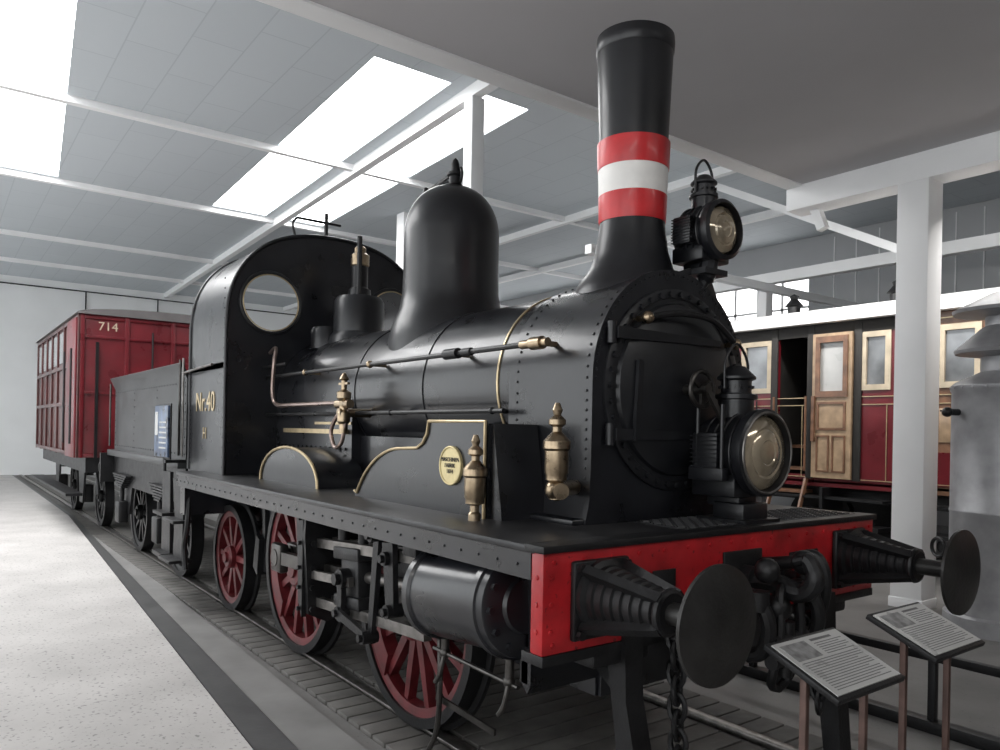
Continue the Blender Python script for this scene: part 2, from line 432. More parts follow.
# boiler
p=P('boiler',M_black,L)
BZ=1.92;BR=.52
p.lathe([(0,-1.0),(BR,-1.0),(BR,-4.5),(0,-4.5)],(0,0,BZ),(1,0,0),72)
for x in (-2.0,-2.95,-3.9): p.lathe([(BR,x-.025),(BR+.006,x-.025),(BR+.006,x+.025),(BR,x+.025)],(0,0,BZ),(1,0,0),72)
fb=[(BR*math.cos(t),BZ+BR*math.sin(t)) for t in [PI*i/24 for i in range(25)]]+[(-BR,FP),(BR,FP)]
p.prism([(y*1.01,(z-BZ)*1.01+BZ if z>1.5 else z) for y,z in fb],'x',-4.5,-2.95)
p.box(-4.4,-.9,-.45,.45,FP,1.6)
for k in range(16): p.bolt((-3.05-k*.09,-.525,1.5),(0,-1,0),.012,.012)
p.done()
p=P('boiler_bands',M_gold,L)
for x in (-1.19,): p.lathe([(BR,x-.007),(BR+.007,x-.007),(BR+.007,x+.007),(BR,x+.007)],(0,0,BZ),(1,0,0),72)
p.done()
# chimney
cx=-.72
p=P('chimney',M_blackm,L)
p.lathe([(.31,2.28),(.305,2.38),(.29,2.42),(.265,2.46),(.22,2.52),(.195,2.60),(.178,2.70),(.168,2.82),(.168,2.83),(.183,3.24),(.200,3.66),(.204,3.665),(.207,3.71),(.204,3.745),(.19,3.75),(.18,3.72),(.16,3.1),(.15,2.7),(0,2.7)],(cx,0,0),(0,0,1),64)
for i in range(22):
    a=2*PI*i/22; p.rivet((cx+.285*math.cos(a),.285*math.sin(a),2.435-.05*math.sin(a)**2*1.4),(0,0,1),.014,.012)
p.done()
def cr(z): return .168+(z-2.82)*(.185-.168)/.42
for nm,m,z0,z1,ex in (('chimney_band_red_low',M_redb,2.765,2.905,.010),('chimney_band_white',M_white,2.905,3.045,.007),('chimney_band_red_top',M_redb,3.045,3.185,.010)):
    p=P(nm,m,L); p.lathe([(cr(z0)-.01,z0),(cr(z0)+ex,z0),(cr(z0)+ex+.002,z0+.01),(cr(z1)+ex,z1),(cr(z1)-.01,z1)],(cx,0,0),(0,0,1),64)
    p.done()
# dome
dx=-2.48
p=P('steam_dome',M_blackm,L)
pr=[(.45,2.10),(.44,2.28),(.41,2.40),(.365,2.5),(.345,2.62),(.34,2.8),(.34,3.04)]
pr+=[(.34*math.cos(t)**.9 if t<PI/2-.01 else 0,3.04+.36*math.sin(t)) for t in [PI/2*i/12 for i in range(1,13)]]
p.lathe(pr,(dx,0,0),(0,0,1),64)
p.done()
p=P('dome_valve',M_iron,L)
p.lathe([(0,3.33),(.07,3.33),(.07,3.39),(.045,3.41),(.045,3.46),(.06,3.47),(.06,3.49),(.03,3.5),(.03,3.55),(.02,3.58),(0,3.6)],(dx+.03,0,0),(0,0,1),16)
p.torus((dx+.06,.02,3.47),(.3,1,0),.05,.012)
p.bar((dx+.05,0,3.5),(dx-.25,-.05,3.42),(0,0,1),.02,.014,.02)
p.lathe([(0,3.2),(.03,3.2),(.03,3.36),(.018,3.38),(.018,3.43),(0,3.44)],(dx-.24,-.08,0),(0,0,1),12)
p.tube(cat([(dx-.2,-.1,3.3),(dx-.1,-.06,3.42),(dx+.02,0,3.44)],5),.01)
p.done()
p=P('safety_valve',M_blackm,L)
p.lathe([(.27,2.36),(.25,2.44),(.22,2.48),(.215,2.75),(.19,2.79),(.10,2.80),(.095,2.86),(0,2.86)],(-3.94,0,0),(0,0,1),40)
p.lathe([(0,2.34),(.14,2.34),(.14,2.5),(.12,2.53),(0,2.54)],(-4.15,-.2,0),(0,0,1),24)
p.done()
p=P('safety_valve_column',M_iron,L)
p.lathe([(0,2.8),(.085,2.8),(.085,2.86),(.07,2.88),(.07,3.08),(.0,3.08)],(-3.94,0,0),(0,0,1),24)
p.done()
p=P('safety_valve_top',M_brass,L)
p.lathe([(.07,3.06),(.08,3.07),(.08,3.16),(.05,3.18),(.05,3.22),(.03,3.24),(0,3.24)],(-3.94,0,0),(0,0,1),24)
p.done()
p=P('whistle_pipes',M_iron,L)
p.lathe([(.022,3.16),(.05,3.17),(.05,3.22),(0,3.26)],(-3.94,0,0),(0,0,1),16)
p.tube([(-3.85,-.05,2.8),(-3.85,-.05,3.3)],.022); 
p.tube([(-4.9,.1,3.37),(-4.9,.1,3.75)],.02); p.tube([(-4.9,-.2,3.66),(-4.9,.25,3.66)],.014); p.tube(cat([(-4.9,-.2,3.66),(-4.9,-.24,3.6),(-4.9,-.22,3.5),(-4.9,-.2,3.37)],4),.012)
p.done()
# cab
hw=.98
def arch(hw,base,top,n=40,ex=2.4,zb=2.5):
    o=[]
    for i in range(n+1):
        t=PI*i/n; c=math.cos(t); s_=math.sin(t)
        o.append((hw*math.copysign(abs(c)**(2/ex),c),zb+(top-zb)*abs(s_)**(2/ex)))
    return o
A=arch(hw,FP,3.40)
p=P('cab_front',M_black,L)
p.plate(A+[(-hw,FP),(hw,FP)],[circ(-.6,2.74,.26),circ(.6,2.74,.26)],'x',-4.475,-4.455)
p.done()
p=P('cab_shell',M_black,L)
Ai=arch(hw-.02,FP,3.38)
p.prism(A+[(-hw,2.15),(-hw+.02,2.15)]+Ai[::-1]+[(hw-.02,2.15),(hw,2.15)],'x',-5.54,-4.47)
for s in(-1,1):
    p.prism([(-4.47,FP-.03),(-4.47,2.2),(-5.54,2.2),(-5.56,2.0),(-5.56,FP-.03)],'y',s*(hw-.02),s*hw)
p.done()
p=P('cab_beading',M_blackm,L)
p.tube([(-4.45,y,z) for y,z in A],.018); p.tube([(-5.54,y,z) for y,z in A],.018)
for s in(-1,1):
    p.cyl((-4.45,s*hw,FP),(-4.45,s*hw,2.5),.016); p.cyl((-5.54,s*hw,FP),(-5.54,s*hw,2.6),.018)
    p.torus((-4.45,s*.6,2.74),(1,0,0),.265,.018,40)
for i in range(20): 
    p.rivet((-4.50,-hw,1.3+i*.085),(0,-1,0),.008); p.rivet((-5.5,-hw,1.3+i*.045),(0,-1,0),.008)
p.done()
p=P('window_rims',M_gold,L)
for s in(-1,1): p.torus((-4.435,s*.6,2.74),(1,0,0),.245,.006,40)
p.done()
text('Nr.40',(-5.02,-hw-.004,1.86),.25,M_gold,L)
text('H',(-5.02,-hw-.004,1.58),.15,M_gold,L)
p=P('backhead',M_iron,L); p.lathe([(0,-4.5),(.5,-4.5),(.5,-4.6),(0,-4.6)],(0,0,BZ),(1,0,0),32); p.done()
p=P('cab_handrails',M_steel,L)
p.tube([(-5.6,-1.03,1.35),(-5.6,-1.03,2.3)],.011); p.tube(cat([(-5.56,-1.0,2.15),(-5.5,-1.05,2.15),(-5.0,-1.05,2.17),(-4.6,-1.05,2.18)],3),.012)
p.done()
# splashers
p=P('splashers',M_black,L)
big=[(-2.22,FP),(-2.21,1.27)]
for i in range(1,13):
    a=PI-.42-(i/12)*1.05
    big.append((-1.62+.64*math.cos(a),.985+.64*math.sin(a)*0.88))
big+=[(-1.46,1.555),(-1.40,1.585),(-1.36,1.635),(-1.345,1.70),(-.83,1.70),(-.83,FP)]
for s in(-1,1):
    p.prism(big,'y',s*.85,s*.84)
    p.prism([(x,z-.02) if z>1.3 else (x,z) for x,z in big],'y',s*.845,s*.5)
sm=[(-3.34+.56*math.cos(PI*i/20),FP+.27*math.sin(PI*i/20)**.9) for i in range(21)]
for s in(-1,1):
    p.prism(sm,'y',s*.85,s*.5)
for s in(-1,1):
    p.prism([(-.84,FP),(-.84,1.69),(-.80,1.69),(-.72,FP)],'y',s*.83,s*.56)
p.done()
p=P('splasher_beading',M_gold,L)
p.tube([(x,-.856,z) for x,z in big[1:]],.009)
p.tube([(x,-.856,z) for x,z in sm],.011)
p.box(-3.6,-2.95,-.535,-.525,1.68,1.70); p.box(-4.2,-3.0,-.56,-.53,1.61,1.645)
p.done()
p=P('maker_plate',mat('plate_brass',(.62,.52,.28),.4,.4,.1,30),L); p.cyl((-1.12,-.85,1.475),(-1.12,-.862,1.475),.1,seg=40); p.torus((-1.12,-.862,1.475),(0,1,0),.095,.006,40); p.done()
text('MASCHINEN\nFABRIK\n1874',(-1.12,-.865,1.475),.03,M_iron,L,ext=.001)
p=P('boiler_rods',M_iron,L)
p.tube([(-4.45,-.62,2.085),(-.72,-.62,2.085)],.015)
p.tube([(-4.45,-.62,1.76),(-1.0,-.62,1.76)],.013)
for x in(-1.1,-2.2,-3.4): p.cyl((x,-.5,1.76),(x,-.63,1.76),.012); p.sph((x,-.62,1.76),.02)
p.tube([(-4.45,-.66,2.17),(-3.9,-.66,2.17)],.012)
p.cyl((-1.43,-.62,2.085),(-1.56,-.62,2.085),.03); p.cyl((-1.3,-.62,2.085),(-1.38,-.62,2.085),.022)
p.done()
p=P('copper_pipes',mat('copper',(.34,.26,.23),.3,.9,.2,9),L)
p.tube(cat([(-4.44,-.6,2.3),(-4.2,-.64,2.32),(-4.12,-.68,2.2),(-4.15,-.68,1.95),(-4.05,-.68,1.84),(-3.7,-.68,1.83),(-2.95,-.68,1.83),(-2.75,-.68,1.83)],6),.017)
p.tube(cat([(-2.75,-.68,1.78),(-2.85,-.7,1.72),(-2.92,-.7,1.62),(-2.85,-.7,1.52),(-2.74,-.7,1.56),(-2.70,-.7,1.68),(-2.70,-.68,1.78)],6),.015)
p.done()
p=P('injector_valve',M_brass,L)
p.lathe([(0,1.62),(.03,1.62),(.03,1.68),(.045,1.7),(.045,1.76),(.03,1.78),(.03,1.84),(.05,1.86),(.05,1.9),(.02,1.92),(.02,1.98),(.035,1.99),(.012,2.03),(0,2.04)],(-2.72,-.7,0),(0,0,1),16)
p.cyl((-2.82,-.7,1.82),(-2.62,-.7,1.82),.03); p.cyl((-2.72,-.5,1.76),(-2.72,-.74,1.76),.03)
p.bar((-2.79,-.7,1.96),(-2.65,-.7,1.96),(0,0,1),.02,.02,.015)
def lub(x,y,z0,s_=1.):
    pr=[(0,0),(.03,0),(.03,.03),(.022,.04),(.022,.07),(.045,.08),(.045,.10),(.05,.11),(.05,.2),(.058,.21),(.058,.24),(.04,.26),(.02,.28),(.02,.30),(.036,.31),(.036,.33),(.015,.35),(.022,.37),(.01,.40),(0,.40)]
    p.lathe([(r*s_,t*s_) for r,t in pr],(x,y,z0),(0,0,1),20)
lub(-.80,-.93,FP,1.0)
lub(-.42,-.76,1.36,1.06)
p.cyl((-.42,-.76,1.40),(-.52,-.56,1.40),.035); p.sph((-.42,-.76,1.40),.05); p.cyl((-.34,-.80,1.40),(-.40,-.77,1.40),.035)
p.done()
p=P('drain_pipes',M_steeld,L)
p.tube([(-.80,-.93,FP),(-.8,-.93,1.0)],.014)
p.done()
# lamps
def lamp(nm,x,y,z,r,Ln,chim):
    q=P(nm,M_blackm,L)
    q.lathe([(0,-Ln),(r*.75,-Ln),(r*.9,-Ln*.8),(r*.93,-.06),(r,-.05),(r*1.03,-.03),(r*1.03,0),(r*.9,.012),(r*.88,-.02)],(x,y,z),(1,0,0),40)
    q.lathe([(0,0),(r*.42,0),(r*.42,r*.5),(r*.5,r*.52),(r*.5,r*.62),(r*.36,r*.66),(r*.36,r*.95),(r*.46,r*1.0),(r*.46,r*1.05),(r*.2,r*1.3),(0,r*1.34)],(x-Ln*.55,y,z+r*.75),(0,0,1),24)
    for k in range(12):
        a=2*PI*k/12; q.bolt((x-Ln*.55+r*.36*math.cos(a),y+r*.36*math.sin(a),z+r*1.55),(math.cos(a),math.sin(a),0),.008,.012)
    cx_=x-Ln*.55; zt=z+r*1.75
    q.tube(cat([(cx_,y-r*.45,zt-.05),(cx_,y-r*.42,zt+r*.45),(cx_,y,zt+r*.85),(cx_,y+r*.42,zt+r*.45),(cx_,y+r*.45,zt-.05)],6),.007)
    q.box(x-Ln*1.0,x-Ln*.2,y-r*.75,y+r*.75,z-r*1.05,z-r*.5,.01)
    q.box(x-Ln*.8,x-Ln*.35,y-r*1.12,y-r*.8,z-r*.5,z+r*.45,.008)
    for k in range(9):
        q.box(x-Ln*.82,x-Ln*.33,y-r*1.16,y-r*.82,z-r*.45+k*r*.1,z-r*.42+k*r*.1)
    for k in range(4): q.torus((x-.07-k*Ln*.16,y,z),(1,0,0),r*.94,.006,40)
    q.box(x-Ln*.9,x-Ln*.3,y-r*.35,y+r*.35,z-r*1.3,z-r*1.0,.01)
    return q
q=lamp('front_headlamp',-.03,.22,1.575,.205,.32,1)
q.box(-.26,-.08,.12,.32,FP,1.33,.01); q.box(-.32,-.04,.08,.36,FP,FP+.02)
q.tube([(-.12,.0,1.45),(-.12,.0,1.80)],.010); q.tube([(-.26,.0,1.45),(-.26,.0,1.80)],.010); q.box(-.3,-.1,-.02,.03,1.44,1.50,.004)
q.done()
def lens(nm,x,y,z,r):
    p=P(nm,M_lens,L); p.lathe([(r*.9,-.03),(r*.83,-.012),(r*.6,.004),(r*.55,.0),(r*.5,.008),(r*.3,.013),(r*.27,.009),(0,.016)],(x,y,z),(1,0,0),40); p.done()
lens('front_headlamp_lens',-.03,.22,1.575,.205)
p=P('front_headlamp_rim',M_steel,L); p.torus((-.022,.22,1.575),(1,0,0),.192,.007,40); p.done()
q=lamp('upper_headlamp',-.33,.27,2.71,.15,.25,1)
q.tube(cat([(-.42,.27,2.6),(-.42,.25,2.5),(-.44,.22,2.42),(-.5,.2,2.38)],5),[.05]*8+[.03]*8,10)
q.box(-.52,-.36,.16,.34,2.48,2.51); q.bar((-.42,.22,2.5),(-.46,.42,2.28),(1,0,0),.05,.03,.02); q.bar((-.46,.16,2.5),(-.5,-.02,2.44),(1,0,0),.03,.02,.02); q.done()
lens('upper_headlamp_lens',-.33,.27,2.71,.14)
# wheels
def wheel(par,x,s,r,n,spm,big=False,ph=0,yo=.78,fl=.028):
    th=.13
    t=P('tyre',M_iron,par); o=(x,s*(yo-th),r)
    t.lathe([(r-.06,0),(r+fl,0),(r+fl,.025),(r,.035),(r,th),(r-.055,th)],o,(0,s,0),56,closed=True); t.done()
    w=P('spoked_wheel',spm,par)
    w.lathe([(r-.105,.03),(r-.05,.02),(r-.05,.115),(r-.105,.105)],o,(0,s,0),56,closed=True)
    hb=.15 if big else .10
    w.lathe([(0,0),(hb,0),(hb,.13),(hb*.85,.15),(hb*.5,.15),(hb*.48,.17),(0,.17)],o,(0,s,0),28)
    for k in range(n):
        a=2*PI*k/n+ph; c,d=math.cos(a),math.sin(a)
        w.bar((x+c*hb*.8,s*(yo-.065),r+d*hb*.8),(x+c*(r-.09),s*(yo-.065),r+d*(r-.09)),(0,s,0),.06,.042,.055)
    if big:
        pts=[]
        for k in range(13):
            a=ph+PI-.45+.9*k/12; pts.append((x+(r-.09)*math.cos(a),r+(r-.09)*math.sin(a)))
        for k in range(7):
            a=ph+PI+.35-.7*k/6; pts.append((x+(r-.22)*math.cos(a),r+(r-.22)*math.sin(a)))
        w.prism(pts,'y',s*(yo-.10),s*(yo-.01))
    w.done()
WX=[-1.60,-3.28,-4.85]; WR=.62
PIN=(.20,.12)
for s in(-1,1):
    wheel(L,WX[0],s,WR,14,M_redw,True,ph=.5,yo=.80); wheel(L,WX[1],s,WR,14,M_redw,True,ph=.5,yo=.80); wheel(L,WX[2],s,.47,10,M_redw,yo=.80)
p=P('axles',M_iron,L)
for x,r in ((WX[0],WR),(WX[1],WR),(WX[2],.47)):
    p.cyl((x,-.7,r),(x,.7,r),.075)
    for s in (-1,1):
        p.box(x-.14,x+.14,s*.56,s*.64,r-.16,r+.2,.01)
        for k in range(6): p.box(x-.36+k*.05,x+.36-k*.05,s*.62-.04,s*.62+.04,r+.32-k*.022+.0,r+.338-k*.022)
p.done()
p=P('coupling_rods',M_steeld,L)
for s in(-1,1):
    ax,az=WX[0]+PIN[0],WR+PIN[1]; bx,bz=WX[1]+PIN[0],WR+PIN[1]
    p.bar((ax,s*.88,az),(bx,s*.88,bz),(0,1,0),.08,.08,.04)
    for x,z in((ax,az),(bx,bz)):
        p.cyl((x,s*.78,z),(x,s*.93,z),.075); p.cyl((x,s*.9,z),(x,s*.96,z),.04); p.box(x-.09,x+.09,s*.88-.035,s*.88+.035,z-.09,z+.09,.015)
    p.bar((bx,s*1.0,bz),(-1.95,s*1.0,.80),(0,1,0),.09,.07,.05)
    p.cyl((bx,s*.9,bz),(bx,s*1.04,bz),.06); p.box(bx-.08,bx+.10,s*1.0-.035,s*1.0+.035,bz-.10,bz+.10,.02)
p.done()
p=P('slide_bars',M_steel,L)
for s in(-1,1):
    for z0,z1 in((.95,1.03),(.59,.67)):
        for yy in (-.05,.05):
            p.bar((-2.28,s*(1.0)+yy,z0),(-1.0,s*(1.0)+yy,z1),(0,1,0),.055,.055,.045)
    p.bar((-2.28,s*1.09,.76),(-1.75,s*1.09,.80),(0,1,0),.05,.05,.03)
    p.cyl((-1.9,s*1.0,.81),(-.9,s*1.0,.88),.032)
p.done()
p=P('crosshead_and_motion',M_iron,L)
for s in(-1,1):
    M=Matrix.Translation((-1.83,s*1.0,.81))@Matrix.Rotation(-.07,4,'Y')
    p.box(-.16,.16,-.09,.09,.10,.17,.01,M); p.box(-.16,.16,-.09,.09,-.17,-.10,.01,M); p.box(-.10,.12,-.07,.07,-.12,.12,.015,M)
    p.cyl((-1.83,s*.92,.81),(-1.83,s*1.13,.81),.055); p.bolt((-1.83,s*1.13,.81),(0,s,0),.035,.03)
    p.prism([(s*.6,1.2),(s*1.14,1.2),(s*1.15,1.0),(s*1.12,.52),(s*1.0,.46),(s*.92,.5),(s*.9,.95),(s*.6,.95)],'x',-2.30,-2.265)
    p.prism([(-2.3,1.2),(-2.42,1.2),(-2.38,.9),(-2.36,.6),(-2.3,.5)],'y',s*1.12,s*1.15)
    for z in (.55,.68,.8,.95,1.1): p.bolt((-2.265,s*1.1,z),(1,0,0),.018,.02); p.bolt((-2.33,s*1.15,z),(0,s,0),.014,.02)
    p.bar((-1.45,s*1.08,1.15),(-1.52,s*1.08,.52),(0,1,0),.06,.045,.03)
    p.bar((-1.30,s*1.1,1.08),(-1.26,s*1.1,.72),(0,1,0),.11,.08,.03)
    p.bar((-1.83,s*1.13,.62),(-1.5,s*1.13,.57),(0,1,0),.05,.04,.025); p.bar((-1.83,s*1.11,.8),(-1.83,s*1.11,.57),(0,1,0),.06,.05,.03)
    for x,z in((-1.45,1.1),(-1.52,.55),(-1.30,1.0),(-1.26,.74),(-1.83,.62)): p.cyl((x,s*1.05,z),(x,s*1.14,z),.035); p.bolt((x,s*1.14,z),(0,s,0),.022,.02)
    p.box(-1.14,-1.01,min(s*.9,s*1.12),max(s*.9,s*1.12),1.04,1.17,.01)
    p.box(-1.62,-1.25,min(s*.86,s*.93),max(s*.86,s*.93),.62,1.12,.02)
    p.cyl((-2.0,s*1.02,1.0),(-2.0,s*1.02,1.08),.035); p.cyl((-1.75,s*1.02,1.0),(-1.75,s*1.02,1.1),.03)
p.done()
p=P('steam_cylinders',M_black,L)
for s in(-1,1):
    o=V((-.97,s*1.0,.885)); a=V((-.33,s*1.0,.94))-o; Lc=a.length
    p.lathe([(0,-.02),(.10,-.02),(.10,.0),(.210,.0),(.220,.01),(.220,.05),(.207,.06),(.207,Lc-.09),(.228,Lc-.08),(.228,Lc-.045),(.218,Lc-.04),(.213,Lc-.005),(.205,Lc),(.12,Lc+.01),(.11,Lc+.025),(0,Lc+.03)],o,a,48)
    an=a.normalized()
    for k in range(12):
        t=2*PI*k/12; e1=V((0,1,0)); e2=an.cross(e1)
        p.bolt(o+an*Lc+(e1*math.cos(t)+e2*math.sin(t))*.18,an,.016,.022)
    p.box(-.98,-.42,min(s*.55,s*.98),max(s*.55,s*.98),.74,1.2,.02)
    p.prism([(-.28,1.2),(-.28,.62),(-.30,.58),(-.34,.62),(-.34,1.2)],'y',s*.6,s*1.0)
p.done()
p=P('cylinder_cocks',M_steeld,L)
for x in (-.92,-.42):
    p.cyl((x,-1.0,.70),(x,-1.0,.60),.02)
    p.tube(cat([(x,-1.0,.62),(x+.01,-1.02,.56),(x+.0,-1.03,.50),(x-.02,-1.04,.46)],4),.012); p.sph((x,-1.0,.60),.028)
p.tube([(-1.02,-1.0,.60),(-.36,-1.0,.59)],.010)
p.tube(cat([(-1.0,-.98,.66),(-.96,-1.0,.45),(-.98,-1.0,.22),(-1.06,-1.0,.08)],5),.014)
p.bar((-1.02,-.98,.36),(-.62,-.92,.30),(0,1,0),.03,.03,.012)
p.done()
p=P('cab_steps',M_iron,L)
p.prism([(-5.5,1.15),(-5.15,1.15),(-5.12,.8),(-5.15,.42),(-5.45,.42),(-5.42,.8)],'y',-1.13,-1.11)
p.box(-5.5,-5.1,-1.25,-1.05,.40,.43,.004); p.box(-5.48,-5.1,-1.22,-1.05,.76,.79,.004)
p.tube(cat([(-5.05,-1.1,1.15),(-5.0,-1.12,.8),(-5.1,-1.12,.55),(-5.05,-1.12,.35)],5),.025)
for x in (-2.52,-4.15):
    p.bar((x,-.72,1.1),(x+.06,-.72,.45),(0,1,0),.06,.05,.04); p.prism([(x-.02,.75),(x+.06,.72),(x+.02,.42),(x-.08,.48)],'y',-.79,-.66)
p.done()

# ================================================================ TENDER
T=empty('locomotive_tender')
p=P('tender_body',mat('tender_grey',(.05,.052,.054),.42,.3,.4,4,.08),T)
p.prism([(-.93,1.3),(-.93,2.12),(-1.0,2.27),(-.98,2.28),(-.9,2.13),(.9,2.13),(.98,2.28),(1.0,2.27),(.93,2.12),(.93,1.3)],'x',-9.55,-5.85)
p.box(-9.58,-5.8,-1.02,1.02,1.22,1.3,.01)
for i in range(30):
    x=-9.45+i*.122
    for z in (1.36,2.08): p.rivet((x,-.93,z),(0,-1,0),.011)
for x in(-9.5,-8.3,-7.1,-5.9):
    for k in range(9): p.rivet((x,-.93,1.36+k*.085),(0,-1,0),.011)
p.done()
p=P('tender_frame',M_iron,T)
for s in(-1,1):
    p.prism([(-9.55,1.22),(-5.85,1.22),(-5.85,1.0),(-6.3,.85),(-6.45,.5),(-6.85,.5),(-7.0,.85),(-8.35,.85),(-8.5,.5),(-8.9,.5),(-9.05,.85),(-9.55,.95)],'y',s*.90,s*.93)
    for x in(-6.65,-8.7):
        p.box(x-.12,x+.12,s*.98-.06,s*.98+.06,.38,.66,.02)
        for k in range(6): p.box(x-.42+k*.06,x+.42-k*.06,s*.98-.04,s*.98+.04,.98-k*.03,1.0-k*.03)
        p.cyl((x,s*.98,.6),(x,s*.98,.9),.03)
p.prism([(-5.95,1.2),(-5.65,1.2),(-5.62,.4),(-5.95,.4)],'y',-1.12,-1.09); p.box(-5.98,-5.6,-1.2,-1.02,.38,.42); p.box(-5.98,-5.6,-1.2,-1.02,.78,.81)
p.box(-9.62,-9.55,-1.1,1.1,.85,1.25)
for s in(-1,1): p.cyl((-9.6,s*.87,1.03),(-9.8,s*.87,1.03),.08); p.cyl((-9.8,s*.87,1.03),(-9.84,s*.87,1.03),.19)
p.box(-5.85,-5.6,-.5,.5,1.0,1.15)
p.done()
for s in(-1,1):
    wheel(T,-6.65,s,.5,10,M_iron,fl=.002); wheel(T,-8.7,s,.5,10,M_iron,fl=.002)
p=P('tender_handrails',M_steeld,T)
p.tube([(-5.84,-1.0,1.35),(-5.84,-1.0,2.30)],.012); p.tube([(-9.5,-1.0,1.35),(-9.5,-1.0,2.2)],.012)
p.done()
p=P('poster_panel',M_blue,T); p.box(-6.15,-5.62,-1.16,-1.14,1.34,1.84,.004); p.done()
p=P('poster_frame',M_iron,T); p.box(-6.17,-5.60,-1.14,-1.125,1.32,1.86,.004); p.cyl((-5.83,-1.13,1.2),(-5.83,-1.13,1.4),.015);p.box(-5.9,-5.76,-1.14,-.95,1.28,1.31); p.done()
p=P('poster_text',M_paper,T)
for k in range(6): p.box(-5.95,-5.68,-1.163,-1.16,1.42+k*.05,1.435+k*.05)
p.box(-6.12,-6.0,-1.163,-1.16,1.55,1.78); p.done()

# ================================================================ RED CARRIAGE BEHIND TENDER
def wagon(name,x0,x1,y0,y1,zb,zt,mside,mend,mfr,num=None):
    C=empty(name)
    w=(y1-y0)/2; cy=(y0+y1)/2
    roof=[(cy+w*1.05*math.cos(PI*i/16),zt+.13*math.sin(PI*i/16)) for i in range(17)]
    q=P('body',mside,C); q.box(x0,x1-.02,y0,y1,zb,zt,.01); q.done()
    q=P('end_wall',mend,C); q.box(x1-.02,x1,y0,y1,zb,zt,.004)
    q.prism([(cy+w*math.cos(PI*i/16),zt-.02+.12*math.sin(PI*i/16)) for i in range(17)],'x',x1-.2,x1-.01); q.done()
    q=P('roof',M_felt,C); q.prism(roof,'x',x0-.12,x1+.06); q.done()
    q=P('framing',mend,C)
    for y in (y0+.03,y0+.62,cy,y1-.62,y1-.03): q.box(x1,x1+.03,y-.03,y+.03,zb,zt,.005)
    for z in (zb+.04,zt-.04,zb+.95,zt-.32): q.box(x1,x1+.025,y0,y1,z-.02,z+.02,.005)
    q.done()
    q=P('side_framing',mfr,C)
    m=int((x1-x0)/.75)
    for i in range(m+1):
        x=x0+(x1-x0)*i/m; q.box(x-.03,x+.03,y0-.03,y0,zb,zt,.005)
    for z in (zb+.04,zb+.8,zt-.7,zt-.04): q.box(x0,x1,y0-.03,y0,z-.03,z+.03,.005)
    q.done()
    q=P('end_step_panel',mend,C)      # open vestibule side screen next to the end wall
    q.box(x1-.95,x1-.05,y0-.05,y0-.01,zb,zt-.05,.005); q.done()
    q=P('side_windows',M_glass,C)
    for i in range(m-2): 
        x=x0+(x1-x0)*(i+.5)/m
        q.box(x-.22,x+.22,y0-.012,y0+.01,zt-.62,zt-.12)
    q.done()
    q=P('grab_irons',M_iron,C)
    for xx in (x1-.85,x1-.15): q.tube([(xx,y0-.09,zb+.2),(xx,y0-.09,zt-.5)],.015)
    q.box(x1+.03,x1+.06,y0+.2,y0+.24,zb,zt-.4)
    q.done()
    q=P('underframe',M_iron,C)
    q.box(x0,x1,y0+.1,y1-.1,zb-.22,zb)
    q.box(x0+.2,x1-.2,y0-.12,y0+.1,.58,.62); 
    for x in [x0+1.2,x1-1.2]:
        for s in(-1,1):
            yy=cy+s*.95; q.box(x-.12,x+.12,yy-.06,yy+.06,.4,.68,.01); q.prism([(x-.3,zb-.2),(x+.3,zb-.2),(x+.14,.4),(x-.14,.4)],'y',yy-.1,yy-.07)
            for k in range(5): q.box(x-.45+k*.07,x+.45-k*.07,yy-.05,yy+.05,.95-k*.03,.97-k*.03)
    for s in(-1,1):
        q.cyl((x1,cy+s*.87,1.03),(x1+.35,cy+s*.87,1.03),.07); q.cyl((x1+.35,cy+s*.87,1.03),(x1+.4,cy+s*.87,1.03),.19)
        q.tube([(x1-.2,cy+s*1.0,zb),(x1+.02,cy+s*1.0,.6)],.02)
    q.tube([(x1+.05,cy-.3,zb+.1),(x1+.05,cy-.3,zt-.2)],.015)
    q.tube(cat([(x1+.04,cy-.6,zb+.5),(x1+.12,cy-.62,zb+.3),(x1+.14,cy-.62,zb-.1),(x1+.05,cy-.6,zb-.3)],5),.02)
    q.done()
    for x in [x0+1.2,x1-1.2]:
        for s in(-1,1): wheel(C,x,s,.48,10,M_iron,fl=.002)
    if num: text(num,(x1+.036,y0+.36,zt-.17),.18,M_cream,C,rot=(PI/2,0,PI/2))
    return C
wagon('red_carriage',-15.6,-10.35,-1.27,1.27,1.15,3.24,M_carr2,M_carr,M_carr2,'714')

